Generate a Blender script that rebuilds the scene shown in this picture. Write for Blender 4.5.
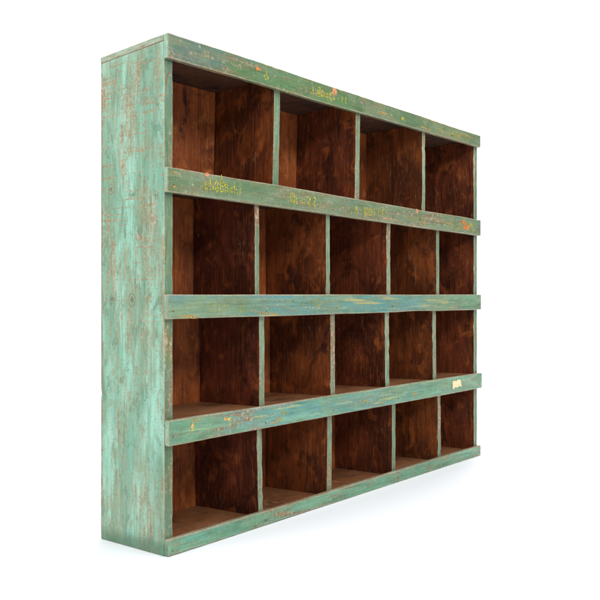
import bpy, math, random
from mathutils import Vector, noise

scene = bpy.context.scene
for o in list(bpy.data.objects): bpy.data.objects.remove(o)
COL = scene.collection
random.seed(7)

# ------------------------------------------------------------------ camera
SHEAR = -0.031            # the old carcass and the floor run slightly downhill towards the back
cam_d = bpy.data.cameras.new('camera'); cam = bpy.data.objects.new('camera', cam_d); COL.objects.link(cam)
cam.location = (-1.4669, -1.7355, 0.7437)
cam.rotation_euler = (math.radians(90), 0, -math.atan2(.7632, .6461))
cam_d.sensor_width = 36; cam_d.lens = 785/600*36
cam_d.shift_y = -3.0/600
cam_d.clip_start = .05; cam_d.clip_end = 100
scene.camera = cam
scene.render.resolution_x = 1024; scene.render.resolution_y = 1024

# ------------------------------------------------------------------ world and studio lamps
w = bpy.data.worlds.new('World'); scene.world = w; w.use_nodes = True
bg = w.node_tree.nodes['Background']; bg.inputs[0].default_value = (.93, .97, 1, 1); bg.inputs[1].default_value = 0.42

def area(name, loc, target, size, power, col=(1, 1, 1)):
    d = bpy.data.lights.new(name, 'AREA'); d.shape = 'RECTANGLE'; d.size, d.size_y = size
    d.energy = power; d.color = col
    o = bpy.data.objects.new(name, d); COL.objects.link(o); o.location = loc
    o.rotation_euler = (Vector(target)-Vector(loc)).to_track_quat('-Z', 'Y').to_euler()
    return o
area('softbox_side', (-3.0, 1.0, 2.3), (0, .1, .85), (1.8, 2.0), 80, (.97, 1, 1))
area('softbox_front', (-.5, -3.3, 2.9), (.9, 0, .55), (1.2, .9), 84, (1, .98, .95))
area('softbox_overhead', (1.2, -1.9, 3.6), (1.15, -1.3, 0), (3.4, 1.8), 99, (.98, .99, 1))
area('backdrop_lamp', (3.4, 1.4, 4.2), (4.2, 4.2, 1.3), (5, 1.5), 420)

scene.view_settings.view_transform = 'Standard'; scene.view_settings.look = 'None'
scene.view_settings.exposure = 0; scene.view_settings.gamma = 1

# ------------------------------------------------------------------ node helpers
class G:
    def __init__(s, name):
        s.m = bpy.data.materials.new(name); s.m.use_nodes = True
        s.t = s.m.node_tree; s.t.nodes.clear()
        s.out = s.t.nodes.new('ShaderNodeOutputMaterial')
        s.bsdf = s.t.nodes.new('ShaderNodeBsdfPrincipled')
        s.t.links.new(s.bsdf.outputs[0], s.out.inputs[0])
        s.obj = s.t.nodes.new('ShaderNodeTexCoord').outputs['Object']
    def put(s, sock, v):
        if hasattr(v, 'is_linked') or isinstance(v, bpy.types.NodeSocket): s.t.links.new(v, sock)
        elif isinstance(v, (tuple, list)) and len(v) == 3 and sock.type == 'RGBA': sock.default_value = (*v, 1)
        else: sock.default_value = v
    def math(s, op, a, b=0, c=0, clamp=False):
        n = s.t.nodes.new('ShaderNodeMath'); n.operation = op; n.use_clamp = clamp
        for i, v in enumerate((a, b, c)): s.put(n.inputs[i], v)
        return n.outputs[0]
    def scale(s, v, loc=(0, 0, 0)):
        n = s.t.nodes.new('ShaderNodeMapping'); s.put(n.inputs[0], s.obj)
        n.inputs['Location'].default_value = loc; n.inputs['Scale'].default_value = v
        return n.outputs[0]
    def noise(s, sc, detail=4, rough=.55, dist=0, loc=(0, 0, 0), lac=2):
        n = s.t.nodes.new('ShaderNodeTexNoise'); s.put(n.inputs['Vector'], s.scale(sc, loc))
        n.inputs['Scale'].default_value = 1; n.inputs['Detail'].default_value = detail
        n.inputs['Roughness'].default_value = rough; n.inputs['Distortion'].default_value = dist
        return n.outputs['Fac']
    def ramp(s, v, a, b, lo=0, hi=1, smooth=True):
        n = s.t.nodes.new('ShaderNodeMapRange'); n.interpolation_type = 'SMOOTHSTEP' if smooth else 'LINEAR'
        s.put(n.inputs[0], v)
        for i, x in enumerate((a, b, lo, hi)): n.inputs[i+1].default_value = x
        return n.outputs[0]
    def mix(s, f, a, b, mode='MIX'):
        n = s.t.nodes.new('ShaderNodeMix'); n.data_type = 'RGBA'; n.blend_type = mode
        s.put(n.inputs[0], f); s.put(n.inputs[6], a); s.put(n.inputs[7], b)
        return n.outputs[2]
    def xyz(s):
        n = s.t.nodes.new('ShaderNodeSeparateXYZ'); s.put(n.inputs[0], s.obj); return n.outputs
    def edge(s, radius, lo=.02, hi=.22):
        b = s.t.nodes.new('ShaderNodeBevel'); b.samples = 6; b.inputs[0].default_value = radius
        g = s.t.nodes.new('ShaderNodeNewGeometry')
        d = s.t.nodes.new('ShaderNodeVectorMath'); d.operation = 'DOT_PRODUCT'
        s.put(d.inputs[0], b.outputs[0]); s.put(d.inputs[1], g.outputs['True Normal'])
        return s.ramp(s.math('SUBTRACT', 1, d.outputs['Value']), lo, hi)
    def bump(s, h, strength, dist):
        n = s.t.nodes.new('ShaderNodeBump'); n.inputs['Strength'].default_value = strength
        n.inputs['Distance'].default_value = dist; s.put(n.inputs['Height'], h)
        s.put(s.bsdf.inputs['Normal'], n.outputs[0])
    def spot(s, axis_a, axis_b, a, b, ra, rb):
        """1 at an ellipse centre, 0 outside (knots, stains)"""
        x = s.xyz()
        da = s.math('DIVIDE', s.math('SUBTRACT', x[axis_a], a), ra)
        db = s.math('DIVIDE', s.math('SUBTRACT', x[axis_b], b), rb)
        d = s.math('SQRT', s.math('ADD', s.math('MULTIPLY', da, da), s.math('MULTIPLY', db, db)))
        return d

def lin(r, g, b):
    f = lambda c: (c/255/12.92) if c/255 <= .04045 else ((c/255+.055)/1.055)**2.4
    return (f(r), f(g), f(b))

AX = {'x': 0, 'y': 1, 'z': 2}
def gs(along, across, axis):
    v = [across]*3; v[AX[axis]] = along; return tuple(v)

def paint(name, axis, base, light, dark, patch=None, patch_amt=.5, wear=.5, brown=lin(150, 108, 70), seed=0,
          cream=lin(205, 200, 178), scratch=False, streak=None, knots=(), edgewear=.8, streak_lim=.57, wearmax=.8, tone=1, zones=(), lines=1, foot=False, rim=0, mottle=.35):
    g = G(name); L = (seed*3.1, seed*1.7, seed*2.3)
    big = g.noise(gs(2.2, 9, axis), 4, .6, .4, L)
    c = g.mix(g.ramp(big, .40, .62), base, light)
    big2 = g.noise(gs(3, 14, axis), 4, .6, .6, (L[0]+5, L[1]+9, L[2]+2))
    c = g.mix(g.ramp(big2, .50, .68, 0, .85), c, dark)
    if patch:
        pn = g.noise(gs(4.5, 14, axis), 5, .65, .8, (L[0]+15, L[1]+3, L[2]+12))
        c = g.mix(g.ramp(pn, .58-.22*patch_amt, .78-.22*patch_amt, 0, .9), c, patch)
    for zi, (zs_, zr_, zc_, za_) in enumerate(zones):          # places where another coat shows
        x = g.xyz(); zn = g.noise(gs(5, 22, axis), 5, .65, .6, (L[0]+zi*7, L[1]+zi*3, L[2]))
        d = g.math('ABSOLUTE', g.math('DIVIDE', g.math('SUBTRACT', x[AX[axis]], zs_), zr_))
        d = g.math('ADD', d, g.math('MULTIPLY', g.math('SUBTRACT', zn, .5), 3.2))
        c = g.mix(g.ramp(d, 1.5, .3, 0, za_), c, zc_)
    if mottle:
        mo = g.noise((16, 16, 10), 6, .72, .5, (L[0]+51, L[1], L[2]))
        c = g.mix(g.ramp(mo, .50, .60, 0, mottle), c, lin(140, 150, 118))
        mo = g.noise((24, 24, 13), 6, .75, .5, (L[0]+61, L[1], L[2]))
        c = g.mix(g.ramp(mo, .53, .61, 0, mottle*.9), c, lin(84, 116, 92))
    # brush strokes and wood grain telegraphing through the paint
    br = g.noise(gs(7, 230, axis), 3, .6, .3, L)
    c = g.mix(g.ramp(br, .40, .60, 0, .42*lines), c, dark)
    deep = g.noise(gs(5, 45, axis), 5, .7, .6, (L[0]+31, L[1]+4, L[2]+6))
    c = g.mix(g.ramp(deep, .50, .66, 0, .62*tone), c, tuple(k*.62 for k in dark))
    pale = g.noise(gs(5, 38, axis), 5, .7, .6, (L[0]+41, L[1]+14, L[2]+3))
    c = g.mix(g.ramp(pale, .52, .66, 0, .6*tone), c, light)
    br2 = g.noise(gs(11, 330, axis), 3, .6, .2, (L[0]+4, L[1]+4, L[2]+4))
    c = g.mix(g.ramp(br2, .54, .70, 0, .55*lines), c, light)
    fine = g.noise((420, 420, 420), 2, .6, 0, L)
    c = g.mix(g.ramp(fine, .3, .7, 0, .35), c, dark)
    if streak:
        st = g.noise(gs(3.2, 60, axis), 3, .5, .4, (L[0]+22, L[1]+2, L[2]+7))
        c = g.mix(g.ramp(st, streak_lim, streak_lim+.09, 0, .8), c, streak)
    # worn away: wood shows in streaks, chips and along the arrises
    a = g.noise(gs(8, 75, axis), 5, .68, .5, (L[0]+9, L[1], L[2]))
    b = g.noise(gs(2.6, 12, axis), 3, .55, .3, (L[0], L[1]+8, L[2]))
    wm = g.math('ADD', g.math('MULTIPLY', a, .62), g.math('MULTIPLY', b, .46))
    lo = .675-.085*wear
    mask = g.ramp(wm, lo, lo+.06)
    thin = g.ramp(wm, lo-.11, lo+.03, 0, .75)
    chips = g.noise((95, 95, 95), 5, .72, .4, L)
    mask = g.math('MAXIMUM', mask, g.ramp(chips, .645-.03*wear, .685-.03*wear, 0, .9))
    if scratch:
        sc = g.noise((3, 5, 120), 2, .6, .5, (3, 3, 3)); sb = g.noise((6, 14, 5), 3, .6, 0, (8, 1, 4))
        x = g.xyz()
        up = g.ramp(x[2], .45, 1.0, .10, .9)
        m2 = g.math('MULTIPLY', g.math('MULTIPLY', g.ramp(sc, .565, .62), g.ramp(sb, .40, .52)), up)
        mask = g.math('MAXIMUM', mask, m2)
        sc = g.noise((3, 30, 420), 2, .6, .5, (7, 3, 3))
        m2 = g.math('MULTIPLY', g.math('MULTIPLY', g.ramp(sc, .62, .66), g.ramp(sb, .36, .5)), .8)
        mask = g.math('MAXIMUM', mask, m2)
    e = g.edge(.007, .004, .11)
    en = g.noise((38, 38, 38), 4, .7, 0, (L[0]+1, L[1]+1, L[2]+1))
    emask = g.math('MULTIPLY', e, g.ramp(en, .36, .56, .2, edgewear))
    wn = g.noise(gs(6, 160, axis), 3, .6, .3, (L[0]+2, L[1]+2, L[2]+2))
    woodc = g.mix(g.ramp(wn, .35, .65), brown, tuple(k*.48 for k in brown))
    woodc = g.mix(g.ramp(chips, .5, .6, 0, .5), woodc, cream)
    c = g.mix(thin, c, g.mix(.5, c, woodc))
    c = g.mix(g.math('MULTIPLY', mask, wearmax), c, woodc)
    c = g.mix(emask, c, g.mix(g.ramp(en, .45, .55), cream, brown))
    dirt = g.noise((150, 150, 150), 4, .75, .3, (L[0]+3, L[1]+6, L[2]+9))
    c = g.mix(g.ramp(dirt, .60, .68, 0, .75), c, lin(70, 66, 52))
    if foot:                                               # scuffed, darker band along the foot
        x = g.xyz(); d = g.math('ADD', g.math('ADD', x[2], g.math('MULTIPLY', x[1], .05)), g.math('MULTIPLY', g.math('SUBTRACT', big2, .5), .05))
        c = g.mix(g.ramp(d, .060, .022, 0, .7), c, lin(72, 106, 78))
    if rim:                                                # handled back arris, bare wood
        x = g.xyz(); d = g.math('ADD', g.math('SUBTRACT', .321, x[1]), g.math('MULTIPLY', g.math('SUBTRACT', en, .5), .035))
        c = g.mix(g.ramp(d, .012, .004, 0, rim), c, lin(132, 112, 80))
    h = g.math('ADD', g.math('MULTIPLY', br, .5), g.math('MULTIPLY', mask, -.6))
    for (ka, kb, ca, cb, ra, rb) in knots:
        d0 = g.spot(ka, kb, ca, cb, ra, rb)
        d = g.math('ADD', d0, g.math('MULTIPLY', g.math('SUBTRACT', chips, .5), 1.2))
        ring = g.math('MULTIPLY', g.ramp(d, .9, 1.0), g.ramp(d, 1.15, 1.0))
        core = g.ramp(d, .75, .2)
        c = g.mix(g.math('MULTIPLY', ring, .6), c, lin(70, 78, 60))
        c = g.mix(g.math('MULTIPLY', core, .75), c, lin(92, 84, 66))
        h = g.math('SUBTRACT', h, g.math('MULTIPLY', g.math('ADD', core, ring), .7))
    g.put(g.bsdf.inputs['Base Color'], c)
    g.put(g.bsdf.inputs['Roughness'], g.ramp(br, .3, .7, .42, .62))
    g.bump(h, .55, .0016)
    return g.m

def wood(name, axis, base, dark, light, seed=0, plank=None, rough=.5, stain=.5, ink=False, dusty=None):
    g = G(name); L = (seed*2.9, seed*1.3, seed*3.7)
    big = g.noise(gs(3, 7, axis), 4, .55, .5, L)
    c = g.mix(g.ramp(big, .40, .64), base, dark)
    gr = g.noise(gs(6, 70, axis), 5, .7, 1.1, (L[0]+3, L[1]+1, L[2]))
    c = g.mix(g.ramp(gr, .42, .64, 0, .62), c, dark)
    gr2 = g.noise(gs(9, 260, axis), 3, .6, .3, (L[0]+6, L[1]+1, L[2]))
    c = g.mix(g.ramp(gr2, .52, .70, 0, .55), c, light)
    cl = g.noise((11, 11, 9), 5, .62, .9, (L[0]+7, L[1]+5, L[2]))
    c = g.mix(g.ramp(cl, .58-.1*stain, .74-.1*stain, 0, .8), c, tuple(k*.22 for k in dark))
    cl2 = g.noise((16, 16, 12), 5, .65, .6, (L[0]+17, L[1]+2, L[2]))
    c = g.mix(g.ramp(cl2, .52, .72, 0, .75), c, light)
    h = gr
    if plank:
        ax, wd = plank; x = g.xyz()
        q = g.math('DIVIDE', g.math('ADD', x[ax], seed*.013+5), wd)
        wn = g.t.nodes.new('ShaderNodeTexWhiteNoise'); wn.noise_dimensions = '1D'
        g.put(wn.inputs['W'], g.math('FLOOR', q))
        c = g.mix(g.ramp(wn.outputs[0], 0, 1, 0, .5, False), c, tuple(k*.45 for k in base))
        fr = g.math('FRACT', q)
        seam = g.math('LESS_THAN', fr, .0018/wd)
        c = g.mix(g.math('MULTIPLY', seam, .85), c, lin(25, 14, 8))
    sp = g.noise((70, 70, 28), 5, .8, .8, (L[0]+12, L[1]+19, L[2]))
    c = g.mix(g.ramp(sp, .53, .64, 0, .40), c, tuple(k*.4 for k in dark))
    sp = g.noise((34, 34, 22), 5, .8, .4, (L[0]+22, L[1]+9, L[2]))
    c = g.mix(g.ramp(sp, .56, .70, 0, .34), c, light)
    sc = g.noise((55, 55, 8), 3, .6, 2.0, (L[0]+2, L[1]+9, L[2]))
    c = g.mix(g.math('MULTIPLY', g.ramp(sc, .655, .68), .5), c, lin(150, 120, 90))
    if ink:
        nn = g.noise((45, 45, 30), 4, .65, .8, (1, 2, 3))
        for cx, cz, rx, rz in INK:
            d = g.math('ADD', g.spot(0, 2, cx, cz, rx, rz), g.math('MULTIPLY', g.math('SUBTRACT', nn, .5), 7))
            c = g.mix(g.ramp(d, 1.6, .4, 0, .65), c, lin(24, 18, 18))
    if dusty:
        dn = g.noise((6, 8, 8), 4, .6, .4, L)
        c = g.mix(g.ramp(dn, .3, .65, .1, .7), c, dusty)
    g.put(g.bsdf.inputs['Base Color'], c)
    g.put(g.bsdf.inputs['Roughness'], g.ramp(cl, .3, .7, rough-.1, rough+.15))
    g.put(g.bsdf.inputs['Specular IOR Level'], .35)
    g.bump(h, .4, .001)
    return g.m

# ------------------------------------------------------------------ materials
INK = ((.332, 1.425, .006, .030), (.338, 1.385, .008, .030), (.330, 1.345, .011, .022), (.316, 1.315, .009, .010))
MINT = dict(base=lin(118, 170, 146), light=lin(162, 212, 190), dark=lin(98, 138, 110))
M_side = paint('side_paint', 'z', **MINT, wear=.72, seed=1, scratch=True, brown=lin(176, 130, 86), wearmax=.72,
               patch=lin(134, 156, 128), patch_amt=.45,
               knots=((1, 2, .268, 1.075, .010, .016), (1, 2, .262, .735, .009, .013), (1, 2, .165, .735, .016, .018),
                      (1, 2, .055, 1.04, .010, .011)), lines=.5, foot=True, rim=.9, mottle=.75, tone=.7)
M_stile = paint('stile_paint', 'z', base=lin(82, 112, 84), light=lin(98, 130, 104), dark=lin(62, 102, 60),
                patch=lin(86, 112, 112), patch_amt=.4, wear=.9, seed=4, zones=((.60, .06, lin(70, 124, 62), .8), (.92, .08, lin(124, 134, 108), .6)))
M_div = [paint('divider_edge_paint', 'z', base=lin(98, 128, 102), light=lin(136, 160, 134), dark=lin(70, 106, 72),
               wear=1.05, seed=5+i, edgewear=.9) for i in range(3)]
M_top = paint('top_board_paint', 'x', base=lin(84, 106, 74), light=lin(98, 120, 94), dark=lin(66, 96, 50),
              patch=lin(84, 108, 110), patch_amt=.4, wear=.8, seed=9, zones=((.10, .14, lin(62, 94, 102), .9), (.55, .28, lin(68, 116, 62), .75), (1.62, .25, lin(138, 142, 100), .6)))
M_b2 = paint('second_board_paint', 'x', base=lin(98, 116, 88), light=lin(118, 136, 108), dark=lin(78, 104, 66),
             patch=lin(104, 118, 108), patch_amt=.4, wear=.8, seed=12)
M_b3 = paint('third_board_paint', 'x', base=lin(104, 128, 98), light=lin(128, 152, 120), dark=lin(84, 110, 78),
             patch=lin(92, 136, 136), patch_amt=.45, wear=.6, seed=15, zones=((.5, .22, lin(76, 138, 144), .85), (1.05, .35, lin(72, 138, 144), .9), (1.75, .2, lin(92, 150, 122), .6)), streak=lin(166, 158, 96), streak_lim=.60)
M_b4 = paint('fourth_board_paint', 'x', base=lin(98, 144, 114), light=lin(128, 172, 142), dark=lin(78, 118, 86),
             patch=lin(92, 136, 132), patch_amt=.35, zones=((.46, .2, lin(76, 144, 150), .85), (.98, .16, lin(80, 146, 148), .7)), wear=.55, seed=19, streak=lin(160, 176, 112), streak_lim=.62)
M_b5 = paint('bottom_board_paint', 'x', base=lin(98, 150, 120), light=lin(124, 176, 144), dark=lin(76, 120, 88),
             patch=lin(92, 168, 150), patch_amt=.5, wear=.85, seed=23)
M_edge = paint('worn_arris', 'x', base=lin(128, 146, 122), light=lin(196, 194, 168), dark=lin(110, 104, 80), patch=lin(176, 168, 140),
               patch_amt=.6, wear=1.3, seed=29)
M_topend = paint('top_end_paint', 'y', base=lin(128, 160, 136), light=lin(176, 196, 174), dark=lin(120, 130, 104), patch=lin(176, 160, 130),
               patch_amt=.3, wear=.9, seed=33)
M_back = wood('back_plank_wood', 'z', lin(182, 98, 48), lin(108, 52, 24), lin(206, 128, 68), 2, plank=(0, .118), stain=.25, ink=True)
M_wall = [wood('divider_wood', 'z', (lin(136, 72, 38), lin(122, 62, 40), lin(142, 78, 40), lin(116, 56, 42))[i], lin(60, 31, 22), lin(182, 100, 50), 31+i*5, plank=(1, .19), stain=.6, rough=.36) for i in range(4)]
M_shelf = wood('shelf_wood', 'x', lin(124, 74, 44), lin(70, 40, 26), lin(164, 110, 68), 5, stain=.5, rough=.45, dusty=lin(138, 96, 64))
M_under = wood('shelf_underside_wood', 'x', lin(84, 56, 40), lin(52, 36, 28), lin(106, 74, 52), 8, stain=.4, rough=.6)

def plain(name, col, rough=.6, worn=None):
    g = G(name)
    n = g.noise((160, 160, 160), 4, .7, .3)
    c = g.mix(g.ramp(n, .35, .65, 0, .5), col, tuple(k*.6 for k in col))
    g.put(g.bsdf.inputs['Base Color'], c); g.put(g.bsdf.inputs['Roughness'], rough)
    if worn is not None:                                   # flaked paint: holes where the brush mark has rubbed off
        tr = g.t.nodes.new('ShaderNodeBsdfTransparent'); mx = g.t.nodes.new('ShaderNodeMixShader')
        a = g.noise((150, 150, 150), 5, .72, .4, (3, 1, 8))
        g.put(mx.inputs[0], g.ramp(a, worn-.05, worn+.06, 0, .95))
        g.put(mx.inputs[1], tr.outputs[0]); g.put(mx.inputs[2], g.bsdf.outputs[0]); g.put(g.out.inputs[0], mx.outputs[0])
    return g.m
M_yel = plain('yellow_lettering_paint', lin(186, 176, 48), worn=.49)
M_yel2 = plain('faded_yellow_lettering_paint', lin(160, 160, 78), worn=.51)
M_och = plain('ochre_paint', lin(186, 150, 78), worn=.49)
M_chip = plain('bare_chip', lin(224, 178, 92), worn=.44)
M_org = plain('orange_paint', lin(204, 124, 54), worn=.44)
M_pink = plain('salmon_paint', lin(206, 142, 98), worn=.44)
M_whitep = plain('pale_scratch_paint', lin(178, 184, 160), worn=.51)
M_red = plain('red_crayon', lin(160, 70, 40), worn=.46)
M_paper = plain('torn_paper', lin(240, 214, 168), .8)
M_nail = plain('rusty_iron', lin(104, 88, 70), .7)

# ------------------------------------------------------------------ mesh helpers
def shear(v): return Vector((v[0], v[1], v[2]+SHEAR*v[1]))

def link(name, verts, faces, mats, midx, parent, smooth=False):
    me = bpy.data.meshes.new(name); me.from_pydata([shear(v) for v in verts], [], faces)
    for m in (mats if isinstance(mats, (list, tuple)) else [mats]): me.materials.append(m)
    if midx: me.polygons.foreach_set('material_index', midx)
    if smooth: me.polygons.foreach_set('use_smooth', [True]*len(faces))
    me.update()
    o = bpy.data.objects.new(name, me); COL.objects.link(o)
    if parent: o.parent = parent
    return o

def beam(c0, c1, axis, seglen=.03, rnd=.0015, wob=.0012, seed=0, bow=0):
    """worn timber: a box from cross-section rectangle c0 to c1.  c = (a0,a1,b0,b1,pos) in the two other axes.
    Rounded, irregular arrises.  Returns verts, faces, face side tags."""
    ax = AX[axis]; oa, ob = [i for i in range(3) if i != ax]
    L = abs(c1[4]-c0[4]); n = max(2, int(L/seglen))
    ts = [0, min(.002/L, .2)]+[i/n for i in range(1, n)]+[1-min(.002/L, .2), 1]
    verts, faces, tags = [], [], []
    m = 3                                                   # intermediate points along each side
    prof = []
    for (i, j, di, dj) in ((0, 0, 1, 0), (1, 0, 0, 1), (1, 1, -1, 0), (0, 1, 0, -1)):
        prof.append((i, j, di, dj))
    for k, t in enumerate(ts):
        a0, a1, b0, b1, p = [c0[q]+(c1[q]-c0[q])*t for q in range(5)]
        endp = k in (0, len(ts)-1)
        ins = (.0004 if rnd < .001 else .0012) if endp else 0
        for (i, j, di, dj) in prof:
            A, B = (a1 if i else a0), (b1 if j else b0)
            La, Lb = a1-a0, b1-b0
            off = noise.noise(Vector((p*14+seed*7.3, i*5+seed, j*9)))
            chip = max(0, noise.noise(Vector((p*47+seed*3.1, i*5+seed, j*9+4)))-.22)*.010
            r = rnd+abs(off)*wob+chip
            sa = 1 if i == 0 else -1; sb = 1 if j == 0 else -1
            r1 = min(r, La*.2, Lb*.2)
            # two points per corner: end of the previous side, start of the next
            if di:   pts = [(A+sa*ins, B+sb*(r1+ins)), (A+sa*(r1+ins), B+sb*ins)]
            else:    pts = [(A+sa*(r1+ins), B+sb*ins), (A+sa*ins, B+sb*(r1+ins))]
            for (x, y) in pts:
                v = [0, 0, 0]; v[ax] = p; v[oa] = x; v[ob] = y
                if bow: v[ob if abs(bow) < 9 else oa] += 0
                verts.append(v)
    N = 8
    for k in range(len(ts)-1):
        for q in range(N):
            q2 = (q+1) % N
            f = (k*N+q, k*N+q2, (k+1)*N+q2, (k+1)*N+q)
            faces.append(f)
            tags.append({0: 'c', 1: 'b0', 2: 'c', 3: 'a1', 4: 'c', 5: 'b1', 6: 'c', 7: 'a0'}[q])
    faces.append(tuple(range(N))[::-1]); tags.append('e0')
    base = (len(ts)-1)*N
    faces.append(tuple(base+q for q in range(N))); tags.append('e1')
    return verts, faces, tags

def fixn(o):
    import bmesh
    bm = bmesh.new(); bm.from_mesh(o.data); bmesh.ops.recalc_face_normals(bm, faces=bm.faces); bm.to_mesh(o.data); bm.free()

MM = .001
def empty(name, loc):
    o = bpy.data.objects.new(name, None); COL.objects.link(o); o.location = loc; o.empty_display_size = .2; return o

shelf = empty('pigeonhole_shelf', (0, 0, 0))
shelf['label'] = 'long antique wooden pigeonhole shelf with worn green paint and nineteen dark compartments on white floor'
shelf['category'] = 'shelf unit'

W, H, D = 1.897, 1.500, .321
F = .018                                                    # thickness of the front boards

# side panels: painted outside and on the front edge, bare wood inside
def side(x0, x1, outer, seed):
    v, f, t = beam((x0, x1, F, D, 0), (x0, x1, F, D, 1.481), 'z', .03, .0015, .0030, seed)
    mi = []
    for tg in t:
        mi.append(0 if tg in (outer, 'e0', 'e1', 'c', 'b1') else (1 if tg == 'b0' else 2))
    o = link('side_panel', v, f, [M_side, M_stile, M_wall[1]], mi, shelf); fixn(o); return o
stile = side(0, .0335, 'a0', 1)
side(W-.030, W, 'a1', 2)

v, f, t = beam((F, D, 1.4812, H, 0), (F, D, 1.4812, H, W), 'x', .035, .0007, .0006, 3)
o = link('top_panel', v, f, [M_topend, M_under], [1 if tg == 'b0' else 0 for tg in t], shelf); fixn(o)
v, f, t = beam((F, .303, 0.001, .0285, .034), (F, .303, .001, .0285, W-.0305), 'x', .05, .001, .001, 4)
o = link('bottom_panel', v, f, [M_shelf], None, shelf); fixn(o)

# back: vertical planks edge to edge
bv, bf = [], []
x = .034; k = 0
while x < W-.031:
    wd = min(random.choice((.117, .122, .13)), W-.0305-x)
    v, f, t = beam((x, x+wd-.0012, .304+random.random()*.0012, .3165, .002), (x, x+wd-.0012, .304+random.random()*.0012, .3165, 1.4805), 'z', .1, .0008, .0006, 50+k)
    n = len(bv); bv += v; bf += [tuple(i+n for i in q) for q in f]; x += wd; k += 1
v, f, t = beam((.0338, W-.0303, .3168, .3205, .002), (.0338, W-.0303, .3168, .3205, 1.4805), 'z', .3, .0005, .0003, 49)
n = len(bv); bv += v; bf += [tuple(i+n for i in q) for q in f]
o = link('back_panel', bv, bf, [M_back], None, shelf); fixn(o)

# shelves behind the second, third and fourth front boards: (top left, top right, thickness)
ST = [(1.1155, 1.1035, .023), (.7495, .7535, .023), (.3880, .3850, .023)]
for i, (zl, zr, th) in enumerate(ST):
    v, f, t = beam((F, .303, zl-th, zl, .034), (F, .303, zr-th, zr, W-.0305), 'x', .05, .001, .001, 10+i)
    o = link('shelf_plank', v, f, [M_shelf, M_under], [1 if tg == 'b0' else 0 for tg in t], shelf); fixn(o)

# dividers: x of the front edge at its foot, at its head, x shift at the back, thickness
def zs(i, x, top):                                           # height of shelf i at x
    zl, zr, th = ST[i]; z = zl+(zr-zl)*x/W
    return z if top else z-th
ROWS = [
    [(466, 476, -2, 29), (930, 936, -12, 27), (1409, 1409, -8, 24)],
    [(381, 380, -11, 20), (754, 752, -14, 22), (1143, 1143, -8, 26), (1526, 1527, -6, 24)],
    [(403, 401, -4, 25), (780, 779, -17, 25), (1133, 1128, -8, 28), (1498, 1493, -4, 28)],
    [(400, 389, -19, 22), (758, 762, -21, 26), (1179, 1181, -8, 24), (1540, 1538, -6, 24)],
]
ds = 0
for r, row in enumerate(ROWS):
    for (xb, xt, sk, th) in row:
        xb, xt, sk, th = xb*MM, xt*MM, sk*MM, th*MM
        z0 = (zs(r, xb, True) if r < 3 else .0285)-.0008
        z1 = (zs(r-1, xt, False) if r > 0 else 1.4812)+.0008
        v, f, t = beam((xb, xb+th, F+.0006, .3045, z0), (xt, xt+th, F+.0006, .3045, z1), 'z', .02, .0012, .0009, 100+ds*3)
        # warp: skewed back, slightly wandering front edge as if hand sawn
        for q in v:
            dpt = (q[1]-F)/.286
            q[0] += sk*dpt + (1-dpt)*.0022*noise.noise(Vector((ds*5.5, 0, q[2]*3.5)))
            if dpt < .1: q[1] += .0012*(1+noise.noise(Vector((ds*2.5, 7, q[2]*25))))
        # e.g. the knocked edge on the second divider of the lower rows
        mi = [0 if tg == 'b0' else (2 if tg == 'c' and False else 1) for tg in t]
        N = 8
        for fi, tg in enumerate(t):
            if tg == 'c' and fi % N in (0, 2): mi[fi] = 0
        o = link('divider', v, f, [M_div[ds % 3], M_wall[ds % 4]], mi, shelf); fixn(o)
        ds += 1

# front boards: (bottom left, top left, bottom right, top right, x start, x end)
BD = [
    (1428, 1501, 1446, 1501, -1, 1897, M_top),
    (1045, 1117, 1030, 1105, -1, 1899, M_b2),
    (680, 751, 684, 755, -1, 1903, M_b3),
    (316, 390, 316, 387, 3, 1911, M_b4),
    (1, 47, 0, 47.5, 1, 1899, M_b5),
]
boards = []
for i, (bl, tl, br_, tr_, xa, xb, m) in enumerate(BD):
    v, f, t = beam((0, F-.0003, bl*MM, tl*MM, xa*MM), (0, F-.0003, br_*MM, tr_*MM, xb*MM), 'x', .022, .0016, .0024, 200+i*11)
    amp = (.0018, .0022, .0016, .0022, .0018)[i]
    for q in v:
        top = q[2]-(bl+(br_-bl)*q[0]/W)*MM > .03
        q[2] += amp*noise.noise(Vector((q[0]*3.2, i*3.3+(5 if top else 0), 1.5)))
    if i == 2:                                               # a split along the lower edge, right of the middle
        for q in v:
            if q[2] < .70 and 1.18 < q[0] < 1.52: q[2] += .003*math.sin((q[0]-1.18)/.34*math.pi)
    o = link('front_board', v, f, [m, M_side, M_edge], [1 if tg == 'e0' else (2 if tg in ('c', 'b1') else 0) for tg in t], shelf); fixn(o); boards.append(o)

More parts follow.
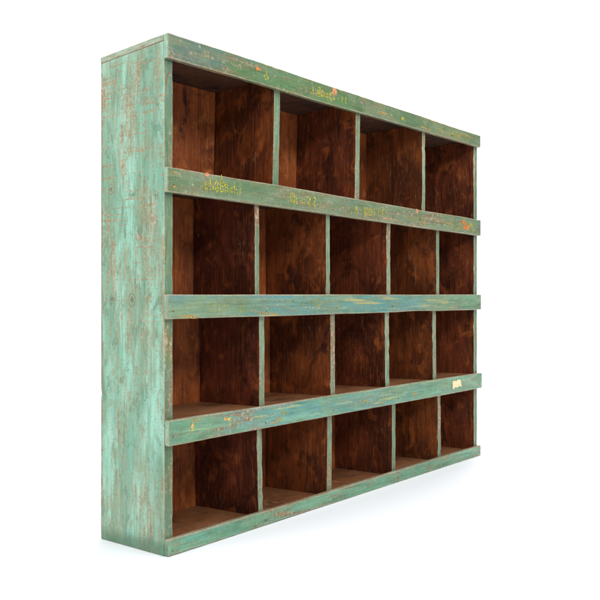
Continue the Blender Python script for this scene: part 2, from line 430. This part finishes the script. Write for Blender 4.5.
# ------------------------------------------------------------------ brush lettering, paint dabs, paper, nails
GL = {  # hand-painted characters, polylines in a 0..1 box
 'n': [[(0, 0), (0, .9)], [(0, .7), (.35, .95), (.7, .7), (.7, 0)]],
 'o': [[(.35, .9), (0, .5), (.3, 0), (.7, .4), (.35, .9)]],
 'r': [[(0, 0), (.05, .9)], [(.05, .6), (.5, .85)]],
 'b': [[(0, 1.2), (.05, 0), (.6, .1), (.6, .55), (.1, .6)], [(.4, 1.2), (.6, 1.05)]],
 'x': [[(0, .7), (.6, .1)], [(.6, .7), (0, .1)]],
 '2': [[(0, .8), (.35, 1), (.65, .75), (.1, .1), (.75, .05)]],
 '8': [[(.35, .5), (.05, .75), (.35, 1), (.65, .75), (.35, .5), (0, .2), (.35, 0), (.7, .2), (.35, .5)]],
 '0': [[(.35, 1), (0, .6), (.1, .1), (.5, 0), (.7, .5), (.35, 1)]],
 '1': [[(.15, 0), (.2, 1)]],
 '9': [[(.6, .95), (.1, .9), (.1, .5), (.6, .5), (.6, .95), (.5, 0)]],
 '6': [[(.6, 1), (.1, .6), (.05, .1), (.5, 0), (.6, .4), (.1, .45)]],
 'u': [[(0, .95), (.05, .1), (.4, 0), (.6, .3), (.6, .95)], [(.6, .3), (.7, 0)]],
 'l': [[(0, 1), (.05, .1), (.25, 0)]],
 'h': [[(0, 1.2), (0, 0)], [(0, .4), (.35, .6), (.6, .4), (.6, 0)]],
 'A': [[(0, 0), (.35, 1), (.7, 0)], [(.15, .4), (.55, .4)]],
 'm': [[(0, 0), (0, .8), (.35, .5), (.6, .85), (.8, 0)]],
 'd': [[(.5, 1.3), (.3, 1), (.45, .75)], [(.4, .75), (.05, .45), (.25, 0), (.65, .1), (.6, .5), (.3, .7)]],
 'w': [[(0, 1), (.05, .2), (.3, 0), (.4, .8)], [(.4, .3), (.65, 0), (.75, 1), (.2, 1.05)]],
 '.': [[(.2, .35), (.35, .3)]], '-': [[(0, .45), (.45, .45)]], '=': [[(0, .3), (.5, .3)], [(0, .65), (.5, .65)]],
 ' ': []}
def surf(b, s, h, lift=.0006):
    """a point on the face of front board b: s metres from its left end, h 0..1 of its height"""
    bl, tl, br_, tr_, xa, xb, m = BD[b]
    t = s/W; z0 = (bl+(br_-bl)*t)*MM; z1 = (tl+(tr_-tl)*t)*MM
    return (s, -lift, z0+(z1-z0)*h)
def ribbon(vs, fs, pts, wid, seed):
    """a brush stroke: tapered, slightly wandering flat ribbon"""
    P = []
    for a, b in zip(pts[:-1], pts[1:]):
        for i in range(4): P.append(a.lerp(b, i/4))
    P.append(pts[-1]); n = len(P); base = len(vs)
    for i, p in enumerate(P):
        d = (P[min(i+1, n-1)]-P[max(i-1, 0)]).normalized(); nrm = Vector((-d.z, 0, d.x))
        e = min(1, .45+min(i, n-1-i)*.45)
        ww = wid*e*(1+.35*noise.noise(Vector((seed, i*.7, 0))))/2
        j = Vector((noise.noise(Vector((seed, i*.5, 3))), 0, noise.noise(Vector((seed, i*.5, 8)))))*wid*.25
        vs.append(p+j+nrm*ww); vs.append(p+j-nrm*ww)
    for i in range(n-1): fs.append((base+2*i, base+2*i+1, base+2*i+3, base+2*i+2))
def text(b, s0, s1, h0, h1, txt, m, wid=.0045, seed=1):
    rnd = random.Random(seed); cw = (s1-s0)/len(txt)
    for k, ch in enumerate(txt):
        vs, fs = [], []
        for pl in GL[ch]:
            pts = []
            dy = rnd.uniform(-.06, .06)
            for (u, q) in pl:
                ss = s0+cw*(k+.12+u*.95); hh = h0+(h1-h0)*(q+dy)
                pts.append(Vector(surf(b, ss, hh)))
            ribbon(vs, fs, pts, wid, seed*3.3+k)
        if vs: link('painted_character', vs, fs, [m], None, boards[b])
vs, fs = [], []
ribbon(vs, fs, [Vector((x, F-.0008, z)) for x, z in ((.025, 1.410), (.016, 1.388), (.010, 1.372), (.007, 1.352))], .003, 5)
link('crayon_stroke', vs, fs, [M_red], None, stile)
def dab(b, s, h, rs, rh, m, seed, name='paint_dab', lift=.0009, ang=0, spiky=.4):
    c = Vector(surf(b, s, h, lift)); vs = [tuple(c)]; fs = []; n = 22
    for i in range(n):
        a = i/n*2*math.pi
        r = 1+spiky*noise.noise(Vector((seed*3.7, math.cos(a)*1.6, math.sin(a)*1.6)))*1.6
        x, z = rs*r*math.cos(a), rh*r*math.sin(a)
        vs.append((c.x+x*math.cos(ang)-z*math.sin(ang), c.y, c.z+x*math.sin(ang)+z*math.cos(ang)))
    for i in range(n): fs.append((0, 1+i, 1+(i+1) % n))
    return link(name, vs, fs, [m], None, boards[b])

# top board
text(0, .125, .165, .42, .72, "111", M_och, .0035, 1)
text(0, .21, .30, .35, .60, "A -n", M_whitep, .003, 2)
dab(0, .376, .66, .010, .008, M_org, 3)
text(0, .398, .430, .30, .62, "d", M_yel, .006, 4)
text(0, .650, .860, .22, .66, "lw0x81-11", M_yel, .0065, 5)
dab(0, .775, .72, .017, .011, M_pink, 6)
dab(0, 1.14, .42, .012, .006, M_yel2, 7); dab(0, 1.225, .40, .011, .007, M_yel, 8); dab(0, 1.08, .40, .03, .004, M_och, 8.5)
dab(0, 1.40, .22, .045, .004, M_och, 9, ang=-.02); pass
dab(0, 1.52, .42, .016, .012, M_yel2, 11); dab(0, 1.635, .40, .022, .011, M_yel2, 12); dab(0, 1.685, .36, .02, .008, M_och, 13)
pass; dab(0, 1.75, .62, .06, .003, M_och, 15, spiky=.6); dab(0, 1.60, .3, .05, .003, M_yel2, 16)
# second board
text(1, .120, .305, .28, .72, ".uh8bAxh=", M_yel, .0055, 21)
text(1, .208, .232, .55, .92, "h", M_yel, .006, 22)
dab(1, .15, .93, .010, .006, M_pink, 23)
dab(1, .030, .17, .011, .006, M_och, 24, ang=-.4); dab(1, .028, .75, .006, .006, M_och, 25)
text(1, .530, .675, .28, .72, "wlx22", M_yel, .0060, 26)
text(1, .70, .86, .36, .56, "- .-.n", M_yel2, .0045, 27)
text(1, .895, 1.105, .26, .68, "A.80119", M_yel, .0065, 28)
text(1, 1.245, 1.40, .24, .62, "=n-90", M_yel2, .0075, 29)
dab(1, 1.335, .90, .013, .007, M_pink, 30)
text(1, 1.545, 1.715, .24, .60, ".0m.8n", M_yel2, .0075, 31)
dab(1, 1.738, .66, .022, .011, M_org, 32, ang=-.3, spiky=.25); dab(1, 1.758, .38, .034, .011, M_org, 33, spiky=.2)
dab(1, 1.80, .60, .020, .012, M_yel, 34); dab(1, 1.825, .30, .016, .012, M_yel2, 35)
dab(1, 1.557, .35, .012, .006, M_whitep, 36)
# third board
text(2, .155, .320, .24, .68, "nor.b", M_yel2, .0055, 41)
dab(2, .075, .10, .040, .0045, M_och, 42, ang=-.08, spiky=.5); pass
text(2, .46, .70, .45, .80, "..-n 1 80", M_yel2, .0055, 44)
dab(2, .42, .14, .065, .003, M_och, 45, ang=-.12, spiky=.6); dab(2, .37, .2, .04, .0025, M_och, 46, ang=-.2)
dab(2, .68, .33, .10, .0022, M_whitep, 47, ang=-.01, spiky=.9); dab(2, .80, .33, .06, .0018, M_whitep, 48, spiky=.9)
dab(2, 1.33, .30, .13, .002, M_whitep, 49, ang=.03, spiky=.9); dab(2, 1.12, .24, .09, .002, M_whitep, 50, spiky=.9)
dab(2, 1.60, .52, .09, .0018, M_whitep, 51, ang=.02, spiky=.9)
# fourth board
dab(3, .093, .62, .005, .013, M_chip, 61, spiky=.6); dab(3, .105, .86, .009, .004, M_och, 62)
dab(3, .235, .70, .021, .0055, M_chip, 63, ang=-.12, spiky=.7); dab(3, .262, .36, .010, .004, M_yel2, 64)
dab(3, .475, .32, .013, .007, M_och, 65); dab(3, .50, .55, .02, .005, M_yel2, 66); dab(3, .45, .2, .012, .003, M_och, 67)
dab(3, .96, .42, .022, .007, M_yel2, 68); dab(3, .93, .25, .014, .004, M_yel2, 69); dab(3, 1.32, .34, .016, .008, M_och, 70, spiky=.6)
dab(3, 1.10, .60, .05, .003, M_whitep, 71, spiky=.8)
def paper():
    s0, s1 = 1.625, 1.708
    out = [(0, .28), (.06, .82), (.35, .84), (.42, .78), (.62, .90), (.86, .86), (1, .32), (.78, .38), (.52, .30), (.30, .36), (.14, .22)]
    c = Vector(surf(3, (s0+s1)/2, .55, .0016)); vs = [tuple(c)]
    for (u, q) in out: vs.append(surf(3, s0+(s1-s0)*u, q*.84+.06, .0012+.0028*abs(math.sin(u*9+q*7))))
    n = len(out); fs = [(0, 1+i, 1+(i+1) % n) for i in range(n)]
    return link('torn_paper_scrap', vs, fs, [M_paper], None, boards[3])
paper()

def nail(b, s, h, r=.0032):
    r *= .68
    c = surf(b, s, h, 0); vs = []; fs = []; n = 10
    vs.append((c[0], -.0016, c[2]))
    for i in range(n):
        a = i/n*2*math.pi
        vs.append((c[0]+r*math.cos(a), -.0012, c[2]+r*math.sin(a)))
    for i in range(n):
        a = i/n*2*math.pi
        vs.append((c[0]+r*1.15*math.cos(a), .001, c[2]+r*1.15*math.sin(a)))
    for i in range(n):
        j = (i+1) % n
        fs.append((0, 1+i, 1+j)); fs.append((1+i, 1+n+i, 1+n+j, 1+j))
    link('nail_head', vs, fs, [M_nail], None, boards[b])
NX = {0: (.016, .487, .945, 1.42, 1.88), 1: (.018, .392, .765, 1.155, 1.54, 1.88), 2: (.018, .416, .79, 1.15, 1.51, 1.88),
      3: (.02, .408, .772, 1.19, 1.55, 1.885), 4: (.018, .41, .77, 1.19, 1.55, 1.88)}
rr = random.Random(3)
for b, xs in NX.items():
    for s in xs: nail(b, s+rr.uniform(-.004, .004), (.30 if b else .2)+rr.uniform(-.06, .06), .0034 if s < .9 else .0042)

# ------------------------------------------------------------------ studio floor and sweep
g = G('white_seamless_paper')
n = g.noise((.9, .9, .9), 2, .5)
g.put(g.bsdf.inputs['Base Color'], g.mix(g.ramp(n, .3, .7), (.88, .89, .925), (.89, .90, .93)))
g.put(g.bsdf.inputs['Roughness'], .85); g.put(g.bsdf.inputs['Specular IOR Level'], .15)
M_white = g.m
import bmesh
fd = Vector((.7632, .6461, 0)); rt = Vector((.6461, -.7632, 0)); C0 = Vector((-1.4669, -1.7355, 0))
def sweep(name, prof, lift=0):
    vs, fs = [], []
    for (d, z) in prof:
        for sd in (-9, 9):
            p = C0+fd*d+rt*sd; vs.append((p.x, p.y, z-.0005))
    for i in range(len(prof)-1): fs.append((2*i, 2*i+1, 2*i+3, 2*i+2))
    o = link(name, vs, fs, [M_white], None, None, True); o['kind'] = 'structure'; fixn(o); return o
Rr = 1.6; d0 = 6.0
sweep('floor', [(-5, 0), (0, 0), (3, 0), (d0, 0)])
sweep('backdrop', [(d0+Rr*math.sin(a*math.pi/40), Rr-Rr*math.cos(a*math.pi/40)) for a in range(21)]+[(d0+Rr, 3.5), (d0+Rr, 7)])
